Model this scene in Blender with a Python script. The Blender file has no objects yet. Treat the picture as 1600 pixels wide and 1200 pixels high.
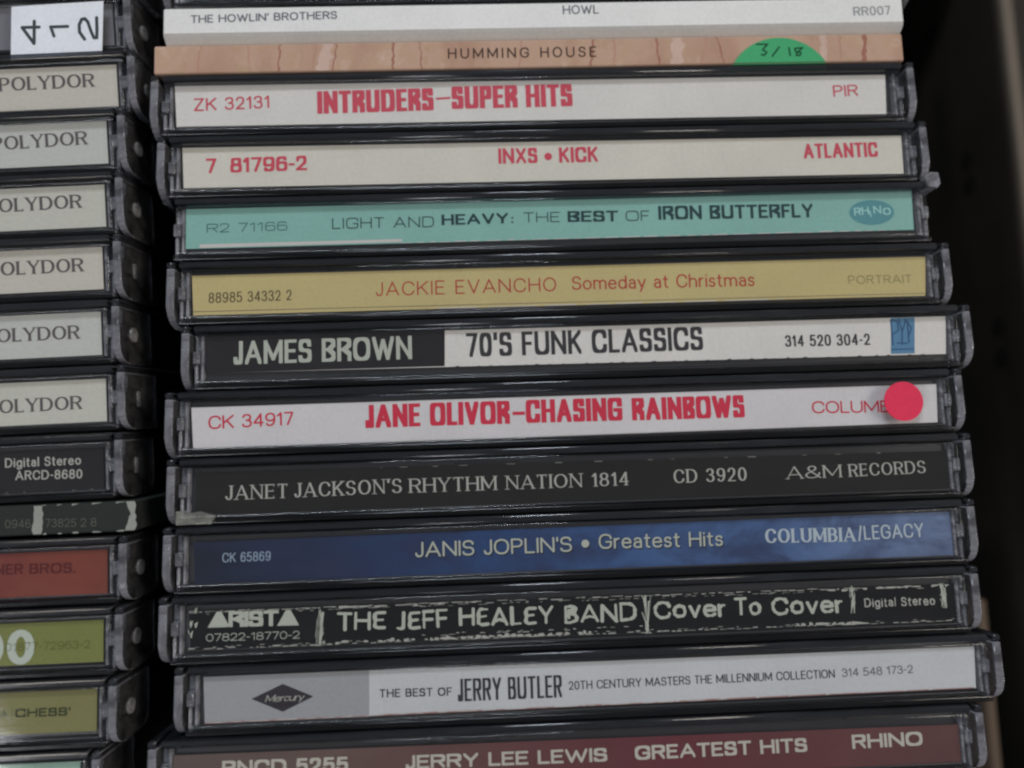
import bpy, bmesh, math, random
from mathutils import Vector, Matrix, Euler
from mathutils.geometry import delaunay_2d_cdt

# ---------------------------------------------------------------- scene, camera, light, exposure
S = 0.001                                   # all measures below are millimetres
scene = bpy.context.scene
col = scene.collection
random.seed(7)

cam_data = bpy.data.cameras.new("camera")
cam_data.sensor_width = 36.0
cam_data.lens = 27.0
cam_data.clip_start = 0.002
cam_data.clip_end = 50.0
cam_data.dof.use_dof = True
cam_data.dof.focus_distance = 0.1190
cam_data.dof.aperture_fstop = 7.6
cam = bpy.data.objects.new("camera", cam_data)
col.objects.link(cam)
rot = Matrix.Rotation(0.108, 3, 'X') @ Matrix.Rotation(-0.0308, 3, 'Y') @ Matrix.Rotation(-0.0308, 3, 'Z')
cam.matrix_world = Matrix.Translation((-12.5222 * S, -13.1159 * S, 117.9348 * S)) @ rot.to_4x4()
scene.camera = cam

world = bpy.data.worlds.new("World")
scene.world = world
world.use_nodes = True
bg = world.node_tree.nodes["Background"]
bg.inputs[0].default_value = (0.88, 0.92, 1.0, 1)
bg.inputs[1].default_value = 0.155

def area(name, loc, target, size, size_y, power, color):
    d = bpy.data.lights.new(name, 'AREA')
    d.shape = 'RECTANGLE'; d.size = size; d.size_y = size_y
    d.energy = power; d.color = color
    o = bpy.data.objects.new(name, d)
    o.location = loc
    o.rotation_euler = (Vector(target) - Vector(loc)).to_track_quat('-Z', 'Y').to_euler()
    col.objects.link(o)
    return o

area("window_light", (-0.10, 0.64, 0.56), (0, 0, 0), 0.34, 0.11, 3.5, (0.86, 0.92, 1.0))
area("room_light", (1.35, 0.15, 1.00), (0, 0, 0), 0.7, 0.7, 12.5, (1.0, 0.91, 0.80))
area("left_light", (-0.95, -0.6, 1.00), (0, 0, 0), 0.5, 0.5, 5.5, (0.97, 0.96, 0.98))

scene.view_settings.view_transform = 'Standard'
scene.view_settings.look = 'None'
scene.view_settings.exposure = 0.0
scene.view_settings.gamma = 1.0
scene.render.engine = 'CYCLES'
scene.cycles.transparent_max_bounces = 32
scene.cycles.max_bounces = 8
scene.cycles.caustics_reflective = False
scene.cycles.caustics_refractive = False
scene.cycles.filter_width = 2.3

# measured layout of every case and its print, in millimetres
LAYOUT = {'intruders': {'pos': (-2.98, 46.05, 0),
               'ang': 0,
               'lean': 0,
               'label': [(-58.61, 3.84), (-58.22, -3.07), (57.82, 3.44), (57.44, -3.34)],
               'texts': [('ZK 32131', 'sans', 'red', -55.5, -0.55, -43.36, -0.26, 2.16), ('INTRUDERS', 'block', 'red', -35.78, -1.39, -17.0, -1.18, 3.81), ('-', 'dash', 'red', -16.64, 0.77, -14.25, 0.89, 2.19),
                         ('SUPER HITS', 'block', 'red', -14.09, -1.03, 5.63, -0.94, 3.83), ('PIR', 'sans', 'red', 48.86, -0.23, 53.0, -0.14, 2.0)]},
 'kick': {'pos': (-1.8, 35.85, 0),
          'ang': 0,
          'lean': 0,
          'label': [(-58.44, 3.58), (-58.16, -3.1), (58.39, 3.07), (58.24, -3.37)],
          'texts': [('7', 'boldc', 'red', -54.66, -0.75, -53.04, -0.74, 2.44), ('81796-2', 'boldc', 'red', -50.82, -0.73, -38.65, -0.59, 2.45), ('INXS', 'boldc', 'red', -7.98, -0.23, -1.66, -0.23, 2.58),
                    ('•', 'dot', 'red', -0.53, -0.29, 0.72, -0.26, 2.59), ('KICK', 'boldc', 'red', 1.86, -0.29, 8.21, -0.27, 2.59), ('ATLANTIC', 'boldc', 'red', 41.91, -0.49, 54.24, -0.45, 2.51)]},
 'teal': {'pos': (-0.8, 25.65, 0),
          'ang': 0,
          'lean': 0,
          'label': [(-59.02, 3.63), (-58.74, -2.83), (58.25, 3.88), (58.07, -2.67)],
          'texts': [('R2 71166', 'ext', 'teal', -55.47, -0.32, -42.82, -0.22, 1.46), ('LIGHT AND', 'ext', 'tealdk', -35.76, -0.19, -19.62, -0.28, 1.79), ('HEAVY', 'extb', 'tealdk', -18.39, 0.0, -7.66, 0.05, 1.74),
                    (':', 'boldc', 'tealdk', -7.25, 0.04, -6.73, 0.02, 1.48), ('THE', 'ext', 'tealdk', -5.3, 0.09, 0.56, 0.05, 1.69), ('BEST', 'extb', 'tealdk', 1.8, 0.02, 9.95, -0.08, 1.8),
                    ('OF', 'ext', 'tealdk', 11.19, -0.05, 15.02, -0.1, 1.7), ('IRON BUTTERFLY', 'euro', 'tealdk', 16.48, 0.03, 41.79, -0.19, 2.29)]},
 'gold': {'pos': (0, 15.45, 0),
          'ang': 0,
          'lean': 0,
          'label': [(-58.5, 3.01), (-58.23, -3.33), (58.75, 3.02), (58.15, -3.4)],
          'texts': [('88985 34332 2', 'hum', 'brown', -55.87, -1.46, -42.95, -1.31, 1.69), ('JACKIE EVANCHO', 'light', 'rust', -29.79, -1.06, -1.26, -1.03, 2.27),
                    ('Someday at Christmas', 'hum', 'rust', 1.25, -0.89, 30.58, -1.07, 2.19), ('PORTRAIT', 'light', 'faint', 45.8, -1.17, 56.15, -1.24, 1.37)]},
 'funk': {'pos': (2.39, 5.25, 0),
          'ang': 0,
          'lean': 0,
          'label': [(-58.71, 3.37), (-58.46, -2.26), (58.99, 3.36), (58.2, -2.74)],
          'texts': [('JAMES BROWN', 'cond', 'cream', -54.35, -1.08, -26.7, -1.01, 3.69), ("70'S FUNK CLASSICS", 'cond', 'ink', -18.19, -0.96, 19.26, -0.96, 3.78),
                    ('314 520 304-2', 'condm', 'ink', 32.39, -0.84, 46.11, -0.94, 1.86)]},
 'rainbow': {'pos': (0.05, -4.95, 0),
             'ang': 0,
             'lean': 0,
             'label': [(-58.42, 2.64), (-58.06, -3.77), (58.52, 2.69), (58.15, -3.4)],
             'texts': [('CK 34917', 'sansm', 'crim', -55.79, -0.8, -42.77, -0.53, 2.08), ('JANE', 'block', 'crim', -31.77, -1.39, -23.28, -1.36, 3.58), ('OLIVOR', 'block', 'crim', -21.8, -1.36, -9.38, -1.42, 3.59),
                       ('-', 'dashb', 'crim', -8.93, 0.16, -7.03, 0.15, 3.61), ('CHASING', 'block', 'crim', -6.89, -1.4, 8.23, -1.49, 3.61), ('RAINBOWS', 'block', 'crim', 9.74, -1.54, 27.52, -1.61, 3.52),
                       ('COLUMBIA', 'sansm', 'crim', 38.23, -1.35, 53.68, -1.64, 1.93)]},
 'janet': {'pos': (0.45, -15.15, 0),
           'ang': 0,
           'lean': 0,
           'label': [(-58.03, 2.81), (-58.05, -4.33), (59.58, 2.3), (58.97, -3.87)],
           'texts': [('JANET', 'serif', 'lgrey', -53.55, -1.46, -44.08, -1.46, 2.18), ("JACKSON'S", 'serif', 'lgrey', -43.11, -1.44, -26.73, -1.28, 2.19), ('RHYTHM', 'serif', 'lgrey', -25.56, -1.33, -12.2, -1.35, 2.15),
                     ('NATION', 'serif', 'lgrey', -10.72, -1.35, 1.06, -1.37, 2.11), ('1814', 'serif', 'lgrey', 2.55, -1.37, 8.33, -1.33, 2.07), ('CD 3920', 'serif', 'lgrey', 15.32, -1.27, 26.76, -1.27, 2.08),
                     ('A&M', 'serif', 'lgrey', 33.01, -1.26, 41.71, -1.24, 1.94), ('RECORDS', 'serif', 'lgrey', 42.93, -1.23, 55.13, -1.05, 1.95)]},
 'blue': {'pos': (0.04, -25.35, 0),
          'ang': 0,
          'lean': 0,
          'label': [(-57.9, 2.62), (-57.54, -3.83), (59.57, 3.05), (59.15, -4.39)],
          'texts': [('CK 65869', 'condt', 'sky', -53.52, -0.58, -46.28, -0.56, 1.43), ("JANIS JOPLIN'S", 'round', 'cream', -24.47, -0.9, -0.53, -0.92, 2.31), ('•', 'dot', 'cream', 0.95, -0.78, 2.14, -0.73, 2.32),
                    ('Greatest Hits', 'round', 'cream', 3.58, -0.68, 22.82, -0.91, 2.28), ('COLUMBIA', 'serifb', 'sky2', 29.41, -0.72, 43.52, -0.98, 2.15),
                    ('/LEGACY', 'condt', 'sky2', 43.94, -0.8, 54.34, -0.69, 2.16)]},
 'scratch': {'pos': (-0.42, -35.55, 0),
             'ang': 0,
             'lean': 0,
             'label': [(-57.99, 2.65), (-57.65, -3.04), (58.76, 2.25), (58.91, -3.34)],
             'texts': [('ARISTA', 'logo', 'cream', -54.94, 0.14, -41.82, -0.04, 2.29), ('07822-18770-2', 'thinr', 'cream', -55.39, -1.88, -41.49, -1.97, 1.12),
                       ('THE', 'hand', 'cream', -35.91, -1.07, -28.64, -1.22, 2.72), ('JEFF', 'hand', 'cream', -27.1, -1.37, -19.22, -1.31, 2.73), ('HEALEY', 'hand', 'cream', -17.67, -1.18, -3.25, -1.37, 2.74),
                       ('BAND', 'hand', 'cream', -1.79, -1.43, 9.39, -1.4, 2.75), ('Cover', 'hand', 'cream', 11.99, -1.21, 23.09, -1.27, 2.66), ('To', 'hand', 'cream', 24.37, -1.27, 28.52, -1.29, 2.67),
                       ('Cover', 'hand', 'cream', 30.1, -1.35, 41.21, -1.4, 2.68), ('Digital Stereo', 'handt', 'lgrey', 44.55, -0.77, 55.55, -0.81, 1.35)]},
 'silver': {'pos': (2.0, -45.75, 0),
            'ang': 0,
            'lean': 0,
            'label': [(-58.14, 3.21), (-57.89, -3.47), (58.61, 2.96), (58.29, -3.18)],
            'texts': [('Mercury', 'script', 'lgrey', -49.09, -0.74, -43.43, -0.71, 1.01), ('RECORDS', 'thinr', 'faintl', -47.96, -1.43, -44.76, -1.47, 0.32),
                      ('THE BEST OF', 'sansb', 'ink', -32.17, -0.81, -21.4, -0.96, 1.2), ('JERRY BUTLER', 'tall', 'ink', -20.52, -1.85, -4.88, -1.9, 3.24),
                      ('20TH CENTURY MASTERS THE MILLENNIUM COLLECTION', 'condm2', 'ink', -3.84, -0.88, 36.69, -0.78, 1.26), ('314 548 173-2', 'condm2', 'ink2', 37.81, -0.71, 48.8, -0.58, 1.22)]},
 'maroon': {'pos': (-1.7, -55.95, 0),
            'ang': 0,
            'lean': 0,
            'label': [(-59.55, 2.45), (-59.37, -3.73), (58.89, 1.81), (58.7, -4.1)],
            'texts': [('RNCD 5255', 'wideb', 'cream2', -51.62, -0.68, -33.23, -0.87, 2.07), ('JERRY LEE LEWIS', 'wideb', 'cream2', -24.76, -0.97, 5.16, -1.16, 1.95),
                      ('GREATEST HITS', 'wideb', 'cream2', 9.33, -1.16, 35.35, -1.1, 2.01), ('RHINO', 'wideb', 'cream2', 42.22, -0.99, 53.01, -0.95, 2.03)]},
 'x_rhino': [(51.37, 0.39), (55.06, 0.3), (51.55, 2.48)],
 'x_rhino_t': [('R', 'sans', 'rhino', 48.48, -0.08, 49.64, -0.05, 1.29), ('H', 'sans', 'rhino', 49.76, 0.05, 50.92, 0.08, 1.29), ('I', 'sans', 'rhino', 51.09, -0.36, 51.41, -0.31, 1.07),
               ('N', 'sans', 'rhino', 51.67, 0.17, 52.94, 0.19, 1.29), ('O', 'sans', 'rhino', 53.23, -0.09, 54.5, -0.06, 1.18)],
 'x_iron_white': [(-56.55, -2.16), (-24.75, -2.09), (-56.55, -2.73), (-24.75, -2.56)],
 'x_funk_split': [(-21.49, 3.61), (-21.64, -2.58)],
 'x_funk_logo': [(49.8, 3.31), (53.66, 3.3), (49.29, -2.47), (53.13, -2.49)],
 'x_red': [(52.16, 0.0), (55.21, -0.1), (52.45, 3.11)],
 'x_dia': [(-46.49, -0.27), (-51.07, -0.2), (-41.92, -0.22), (-46.45, 1.76), (-46.46, -2.23)],
 'x_silver_split': [(-33.64, 2.76), (-33.72, -3.5)],
 'x_chip': [(-57.8, -3.3), (-52.76, -4.33), (-53.22, -5.83), (-57.97, -5.47)],
 'x_div': [(-38.37, 2.35), (-38.6, -3.25), (10.83, 2.83), (10.89, -3.35), (42.93, 2.56), (42.69, -1.56), (56.77, 2.52), (57.0, -1.34)],
 'x_iron_tab': [(59.75, 4.91), (61.62, 4.66), (61.28, 2.2), (59.69, 2.03)],
 'l412': {'pos': (-129.95, 58.67, 0), 'ang': 1.7, 'lean': 6, 'texts': [], 'label_dy': 0.0, 'label_h': 6.8},
 'lp1': {'pos': (-129.11, 48.57, 0), 'ang': 1.6, 'lean': 6, 'texts': [('POLYDOR', 'serifb', 'grey1', 39.77, -0.35, 54.81, -0.27, 2.16)], 'label_dy': -0.2, 'label_h': 6.71},
 'lp2': {'pos': (-130.47, 38.82, 0), 'ang': 1.5, 'lean': 6, 'texts': [('POLYDOR', 'serifb', 'grey1', 40.4, -0.41, 55.32, -0.07, 2.14)], 'label_dy': 0.14, 'label_h': 6.8},
 'lp3': {'pos': (-130.58, 28.72, 0), 'ang': 1.4, 'lean': 5.5, 'texts': [('POLYDOR', 'serifb', 'grey1', 40.01, -0.44, 54.78, -0.26, 2.13)], 'label_dy': -0.08, 'label_h': 6.68},
 'lp4': {'pos': (-130.7, 18.68, 0), 'ang': 1.25, 'lean': 5, 'texts': [('POLYDOR', 'serifb', 'grey1', 40.82, -0.47, 55.45, -0.37, 2.11)], 'label_dy': 0.04, 'label_h': 6.68},
 'lp5': {'pos': (-130.71, 8.53, 0), 'ang': 1.15, 'lean': 4.5, 'texts': [('POLYDOR', 'serifb', 'grey1', 40.6, -0.76, 55.09, -0.75, 2.09)], 'label_dy': -0.07, 'label_h': 6.75},
 'lp6': {'pos': (-129.72, -1.57, 0), 'ang': 1.0, 'lean': 4, 'texts': [('POLYDOR', 'serifb', 'grey1', 40.36, -1.55, 54.72, -1.46, 2.06)], 'label_dy': -0.24, 'label_h': 6.57},
 'lstereo': {'pos': (-129.89, -11.56, 0),
             'ang': 0.7,
             'lean': 3.5,
             'texts': [('Digital Stereo', 'gill', 'lgrey', 43.68, 0.35, 55.06, 0.31, 1.46), ('ARCD-8680', 'gill', 'lgrey', 45.18, -1.61, 55.21, -1.8, 1.45)],
             'label_dy': -0.42,
             'label_h': 6.4},
 'lred': {'pos': (-128.97, -26.61, 0),
          'ang': 0.3,
          'lean': 2.5,
          'texts': [('WARNER', 'wideb', 'dkred', 36.38, -0.09, 45.95, -0.22, 1.56), ('BROS.', 'wideb', 'dkred', 46.89, -0.24, 53.68, -0.37, 1.56)],
          'label_dy': -0.38,
          'label_h': 6.6},
 'lgreen': {'pos': (-129.33, -36.75, 0),
            'ang': 0.15,
            'lean': 2,
            'texts': [('00', 'ovalb', 'palegreen', 39.82, -3.05, 48.32, -3.14, 5.11), ('01877-72963-2', 'thinr2', 'olive', 44.06, -1.1, 56.48, -1.17, 1.21)],
            'label_dy': -0.14,
            'label_h': 6.11},
 'lolive': {'pos': (-130.05, -46.85, 0),
            'ang': 0.05,
            'lean': 1.5,
            'texts': [('MCA', 'sansm', 'olivedk', 42.2, -0.36, 45.52, -0.42, 1.19), ('|', 'thinr', 'olive', 45.99, -0.71, 46.17, -0.72, 1.83), ("CHESS'", 'euro2', 'olivedk', 46.63, -0.37, 54.58, -0.45, 1.23)],
            'label_dy': 0.21,
            'label_h': 6.0},
 'lteal': {'pos': (-132.24, -56.95, 0), 'ang': 0, 'lean': 1, 'texts': [], 'label_dy': 0.22, 'label_h': 6.0},
 'x_412': [(43.28, 2.77), (57.75, 3.07), (57.06, -5.35), (42.69, -5.61)],
 'x_412t': [[(47.44, -0.69), (44.78, -0.64)], [(44.78, -0.64), (46.49, -3.29)], [(46.49, -3.29), (46.73, 0.29)], [(51.91, -0.78), (49.24, -0.75)], [(49.24, -0.75), (49.67, -2.22)],
            [(54.45, -2.95), (53.72, -1.76), (53.73, -0.6), (54.18, 0.25), (54.69, 0.34), (55.12, -0.2), (55.54, -1.73), (55.93, -2.79), (56.39, -2.81), (56.5, -1.31), (56.55, 0.43)]],
 'howl': {'pos': (-2.5, 59.15, 0),
          'ang': 0,
          'lean': 0,
          'texts': [("THE HOWLIN' BROTHERS", 'gill', 'ink3', -56.09, 0.48, -32.64, 0.84, 1.37), ('HOWL', 'sansm2', 'ink3', 4.01, 0.99, 9.94, 1.0, 1.56), ('RR007', 'sans2', 'faint2', 52.16, -0.1, 58.41, 0.02, 1.58)]},
 'hum': {'pos': (-3.47, 53.5, 0), 'ang': 0, 'lean': 0, 'texts': [('HUMMING HOUSE', 'handc', 'brown2', -13.95, -0.67, 10.15, -0.79, 1.81)]},
 'x_green': [(32.6, -3.08), (47.73, -3.15), (40.04, 1.92)],
 'x_318': [[(36.54, 0.85), (38.34, 0.81), (37.49, -0.11), (38.13, -0.6), (37.65, -1.1), (37.21, -0.93)], [(40.23, 0.31), (38.99, -1.27)], [(41.84, 0.16), (41.97, -1.18)],
           [(44.16, 0.12), (42.8, -0.02), (42.91, -0.57), (43.76, -0.7), (43.61, -1.21), (42.93, -1.2), (43.32, -0.57), (44.04, 0.05)]],
 'lsleeve': {'pos': (-127.0, -18.9, 0),
             'ang': 0.45,
             'lean': 3,
             'texts': [('0946', 'thinr2', 'dim', 41.95, -1.01, 45.7, -1.09, 1.23), ('73825', 'thinr2', 'dim', 47.85, -1.13, 52.35, -1.24, 1.23), ('2', 'thinr2', 'dim', 53.01, -1.27, 53.86, -1.26, 1.23),
                       ('8', 'thinr2', 'dim', 54.51, -1.28, 55.36, -1.27, 1.23)]},
 'x_tear': [(46.27, 1.49), (47.49, 1.54), (47.37, -2.72), (45.97, -2.75), (59.54, 1.68), (61.24, 1.7), (61.19, -2.86), (59.21, -2.77)]}

# ---------------------------------------------------------------- materials
def srgb(r, g, b):
    f = lambda v: (v / 255 / 12.92) if v / 255 <= 0.04045 else ((v / 255 + 0.055) / 1.055) ** 2.4
    return (f(r), f(g), f(b), 1.0)

def new_mat(name):
    m = bpy.data.materials.new(name); m.use_nodes = True
    nt = m.node_tree; nt.nodes.clear()
    out = nt.nodes.new('ShaderNodeOutputMaterial')
    return m, nt, out

def N(nt, typ, **kw):
    n = nt.nodes.new(typ)
    for k, v in kw.items(): setattr(n, k, v)
    return n

def noise(nt, scale, detail=3, vec=None, rough=0.6, dist=0.0):
    n = N(nt, 'ShaderNodeTexNoise')
    n.inputs['Scale'].default_value = scale; n.inputs['Detail'].default_value = detail
    n.inputs['Roughness'].default_value = rough; n.inputs['Distortion'].default_value = dist
    if vec: nt.links.new(vec, n.inputs['Vector'])
    return n

def ramp(nt, fac, stops):
    r = N(nt, 'ShaderNodeValToRGB')
    e = r.color_ramp.elements
    while len(e) < len(stops): e.new(0.5)
    for el, (p, c) in zip(e, stops):
        el.position = p; el.color = c if len(c) == 4 else (*c, 1)
    nt.links.new(fac, r.inputs[0])
    return r

def coords(nt, sx=1, sy=1, sz=1, off=(0, 0, 0)):
    tc = N(nt, 'ShaderNodeTexCoord'); mp = N(nt, 'ShaderNodeMapping')
    mp.inputs['Scale'].default_value = (sx, sy, sz); mp.inputs['Location'].default_value = off
    nt.links.new(tc.outputs['Object'], mp.inputs['Vector'])
    return mp.outputs[0]

def paper(name, rgb, rough=0.6, mottle=0.08, bump=0.0, spec=0.3):
    m, nt, out = new_mat(name)
    b = N(nt, 'ShaderNodeBsdfPrincipled')
    b.inputs['Roughness'].default_value = rough
    b.inputs['Specular IOR Level'].default_value = spec
    c = coords(nt)
    n = noise(nt, 90, 5, c)
    n2 = noise(nt, 1800, 2, c)
    mx = N(nt, 'ShaderNodeMath', operation='ADD'); mx.inputs[1].default_value = 0
    nt.links.new(n.outputs[0], mx.inputs[0]); nt.links.new(n2.outputs[0], mx.inputs[1])
    lo = tuple(v * (1 - mottle) for v in rgb[:3]); hi = tuple(min(1, v * (1 + mottle)) for v in rgb[:3])
    hf = N(nt, 'ShaderNodeMath', operation='MULTIPLY'); hf.inputs[1].default_value = 0.5
    nt.links.new(mx.outputs[0], hf.inputs[0])
    r = ramp(nt, hf.outputs[0], [(0.35, lo), (0.65, hi)])
    nt.links.new(r.outputs[0], b.inputs['Base Color'])
    if bump:
        bp = N(nt, 'ShaderNodeBump'); bp.inputs['Strength'].default_value = bump; bp.inputs['Distance'].default_value = 0.0001
        nt.links.new(n2.outputs[0], bp.inputs['Height']); nt.links.new(bp.outputs[0], b.inputs['Normal'])
    nt.links.new(b.outputs[0], out.inputs[0])
    return m

def clear(name, frost=0.05, tint=(0.93, 0.94, 0.95), rough=0.08, dull=(0.5, 0.5, 0.53), ns=350, ior=1.5, contrast=0.35):
    """clear moulded plastic: see-through, glossy, with a little scuffed haze"""
    m, nt, out = new_mat(name)
    tr = N(nt, 'ShaderNodeBsdfTransparent'); tr.inputs[0].default_value = (*tint, 1)
    gl = N(nt, 'ShaderNodeBsdfGlossy'); gl.inputs['Roughness'].default_value = rough
    gl.inputs[0].default_value = (0.95, 0.97, 1.0, 1)
    lw = N(nt, 'ShaderNodeLayerWeight'); pw = N(nt, 'ShaderNodeMath', operation='POWER'); pw.inputs[1].default_value = 5.0
    nt.links.new(lw.outputs['Facing'], pw.inputs[0])
    fr = N(nt, 'ShaderNodeMapRange'); fr.inputs[3].default_value = ((ior - 1) / (ior + 1)) ** 2; fr.inputs[4].default_value = 1.0
    nt.links.new(pw.outputs[0], fr.inputs[0])
    c = coords(nt)
    sc = noise(nt, ns, 5, coords(nt, 0.35, 1.0, 1.0), 0.65, 1.2)
    bp = N(nt, 'ShaderNodeBump'); bp.inputs['Strength'].default_value = 0.12; bp.inputs['Distance'].default_value = 0.0001
    nt.links.new(sc.outputs[0], bp.inputs['Height'])
    nt.links.new(bp.outputs[0], gl.inputs['Normal']); nt.links.new(bp.outputs[0], lw.inputs['Normal'])
    rr = N(nt, 'ShaderNodeMapRange'); rr.inputs[3].default_value = rough * 0.5; rr.inputs[4].default_value = rough * 1.8
    nt.links.new(sc.outputs[0], rr.inputs[0]); nt.links.new(rr.outputs[0], gl.inputs['Roughness'])
    m1 = N(nt, 'ShaderNodeMixShader'); nt.links.new(fr.outputs[0], m1.inputs[0])
    nt.links.new(tr.outputs[0], m1.inputs[1]); nt.links.new(gl.outputs[0], m1.inputs[2])
    df = N(nt, 'ShaderNodeBsdfDiffuse'); df.inputs[0].default_value = (*dull, 1)
    mr = N(nt, 'ShaderNodeMapRange'); mr.inputs[1].default_value = 0.5 - contrast / 2; mr.inputs[2].default_value = 0.5 + contrast / 2
    mr.inputs[3].default_value = frost * 0.35; mr.inputs[4].default_value = min(1, frost * 1.65)
    n2 = noise(nt, ns * 0.7, 3, coords(nt, 0.5, 1.3, 1.0, (3, 1, 2)), 0.6, 0.6)
    nt.links.new(n2.outputs[0], mr.inputs[0])
    m2 = N(nt, 'ShaderNodeMixShader'); nt.links.new(mr.outputs[0], m2.inputs[0])
    nt.links.new(m1.outputs[0], m2.inputs[1]); nt.links.new(df.outputs[0], m2.inputs[2])
    nt.links.new(m2.outputs[0], out.inputs[0])
    return m

def gloss(name, rgb, rough=0.25, spec=0.5, streak=0.3):
    m, nt, out = new_mat(name)
    b = N(nt, 'ShaderNodeBsdfPrincipled')
    b.inputs['Specular IOR Level'].default_value = spec
    n = noise(nt, 300, 4, coords(nt, 0.15, 1, 1))
    r = ramp(nt, n.outputs[0], [(0.3, tuple(v * (1 - streak) for v in rgb[:3])), (0.7, tuple(v * (1 + streak) for v in rgb[:3]))])
    nt.links.new(r.outputs[0], b.inputs['Base Color'])
    rr = N(nt, 'ShaderNodeMapRange'); rr.inputs[3].default_value = rough * 0.6; rr.inputs[4].default_value = rough * 1.5
    nt.links.new(n.outputs[0], rr.inputs[0]); nt.links.new(rr.outputs[0], b.inputs['Roughness'])
    nt.links.new(b.outputs[0], out.inputs[0])
    return m

def print_gradient(name, stops, blot=None, blot_scale=60, amount=0.35, x0=-60, x1=60, rough=0.55):
    """printed card whose colour changes along the spine"""
    m, nt, out = new_mat(name)
    b = N(nt, 'ShaderNodeBsdfPrincipled'); b.inputs['Roughness'].default_value = rough
    b.inputs['Specular IOR Level'].default_value = 0.12
    tc = N(nt, 'ShaderNodeTexCoord'); sp = N(nt, 'ShaderNodeSeparateXYZ')
    nt.links.new(tc.outputs['Object'], sp.inputs[0])
    mr = N(nt, 'ShaderNodeMapRange'); mr.inputs[1].default_value = x0 * S; mr.inputs[2].default_value = x1 * S
    nt.links.new(sp.outputs[0], mr.inputs[0])
    r = ramp(nt, mr.outputs[0], stops)
    n = noise(nt, blot_scale, 6, coords(nt, 0.6, 1, 1), 0.65, 0.4)
    rn = ramp(nt, n.outputs[0], [(0.38, (0, 0, 0)), (0.66, (1, 1, 1))])
    mul = N(nt, 'ShaderNodeMath', operation='MULTIPLY'); mul.inputs[1].default_value = amount
    nt.links.new(rn.outputs[0], mul.inputs[0])
    mx = N(nt, 'ShaderNodeMix', data_type='RGBA')
    nt.links.new(mul.outputs[0], mx.inputs[0]); nt.links.new(r.outputs[0], mx.inputs[6])
    mx.inputs[7].default_value = blot if blot else (0, 0, 0, 1)
    nt.links.new(mx.outputs[2], b.inputs['Base Color'])
    nt.links.new(b.outputs[0], out.inputs[0])
    return m

def moulded(name, dull, frost, rough=0.08, ns=500):
    """thick clear polystyrene seen edge-on: refracting, slightly scuffed, dull tone mixed in"""
    m, nt, out = new_mat(name)
    g = N(nt, 'ShaderNodeBsdfGlass'); g.inputs['IOR'].default_value = 1.5; g.inputs['Roughness'].default_value = rough
    g.inputs['Color'].default_value = (0.96, 0.97, 1.0, 1)
    n = noise(nt, ns, 4, coords(nt, 0.6, 1.2, 1.0), 0.65, 0.8)
    bp = N(nt, 'ShaderNodeBump'); bp.inputs['Strength'].default_value = 0.3; bp.inputs['Distance'].default_value = 0.0002
    nt.links.new(n.outputs[0], bp.inputs['Height']); nt.links.new(bp.outputs[0], g.inputs['Normal'])
    df = N(nt, 'ShaderNodeBsdfDiffuse'); df.inputs[0].default_value = (*dull, 1)
    mr = N(nt, 'ShaderNodeMapRange'); mr.inputs[1].default_value = .35; mr.inputs[2].default_value = .65
    mr.inputs[3].default_value = frost * .4; mr.inputs[4].default_value = frost * 1.6
    nt.links.new(n.outputs[0], mr.inputs[0])
    mx = N(nt, 'ShaderNodeMixShader'); nt.links.new(mr.outputs[0], mx.inputs[0])
    nt.links.new(g.outputs[0], mx.inputs[1]); nt.links.new(df.outputs[0], mx.inputs[2])
    nt.links.new(mx.outputs[0], out.inputs[0])
    return m

M = {}
# label papers (base colours of the print itself)
PAPER = dict(white=(0.72, 0.70, 0.66), cream=(0.68, 0.655, 0.57), bone=(0.60, 0.60, 0.53), bone_warm=(0.61, 0.585, 0.51), bone_cool=(0.58, 0.59, 0.55), teal=srgb(134, 184, 174), gold=srgb(196, 180, 124),
    dark=(0.018, 0.016, 0.017), black=(0.010, 0.010, 0.009), charcoal=(0.013, 0.012, 0.010), pinkwhite=(0.68, 0.66, 0.67), silver=(0.34, 0.35, 0.37),
    bright=(0.58, 0.60, 0.62), red=srgb(140, 62, 54), green=srgb(122, 128, 62), olive=srgb(128, 126, 74), mint=(0.35, 0.55, 0.45),
    grey=(0.20, 0.20, 0.22), blackprint=(0.004, 0.004, 0.004), sticker=(0.72, 0.75, 0.80), sleeve_white=(0.68, 0.68, 0.66), sleeve_dark=(0.030, 0.034, 0.032),
    torn=(0.27, 0.28, 0.25), logoblue=srgb(82, 132, 168), logodark=srgb(42, 84, 124), rhinooval=srgb(84, 146, 152), green_dot=srgb(60, 158, 104), red_dot=srgb(216, 42, 80),
    diamond=(0.035, 0.030, 0.036), edgeline=(0.60, 0.58, 0.55), edgered=(0.36, 0.20, 0.18), edgedark=(0.10, 0.09, 0.06))
for k, v in PAPER.items(): M[k] = paper("print_" + k, v, mottle=0.07, spec=0.06 if max(v[:3]) < 0.05 else 0.3)
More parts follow.
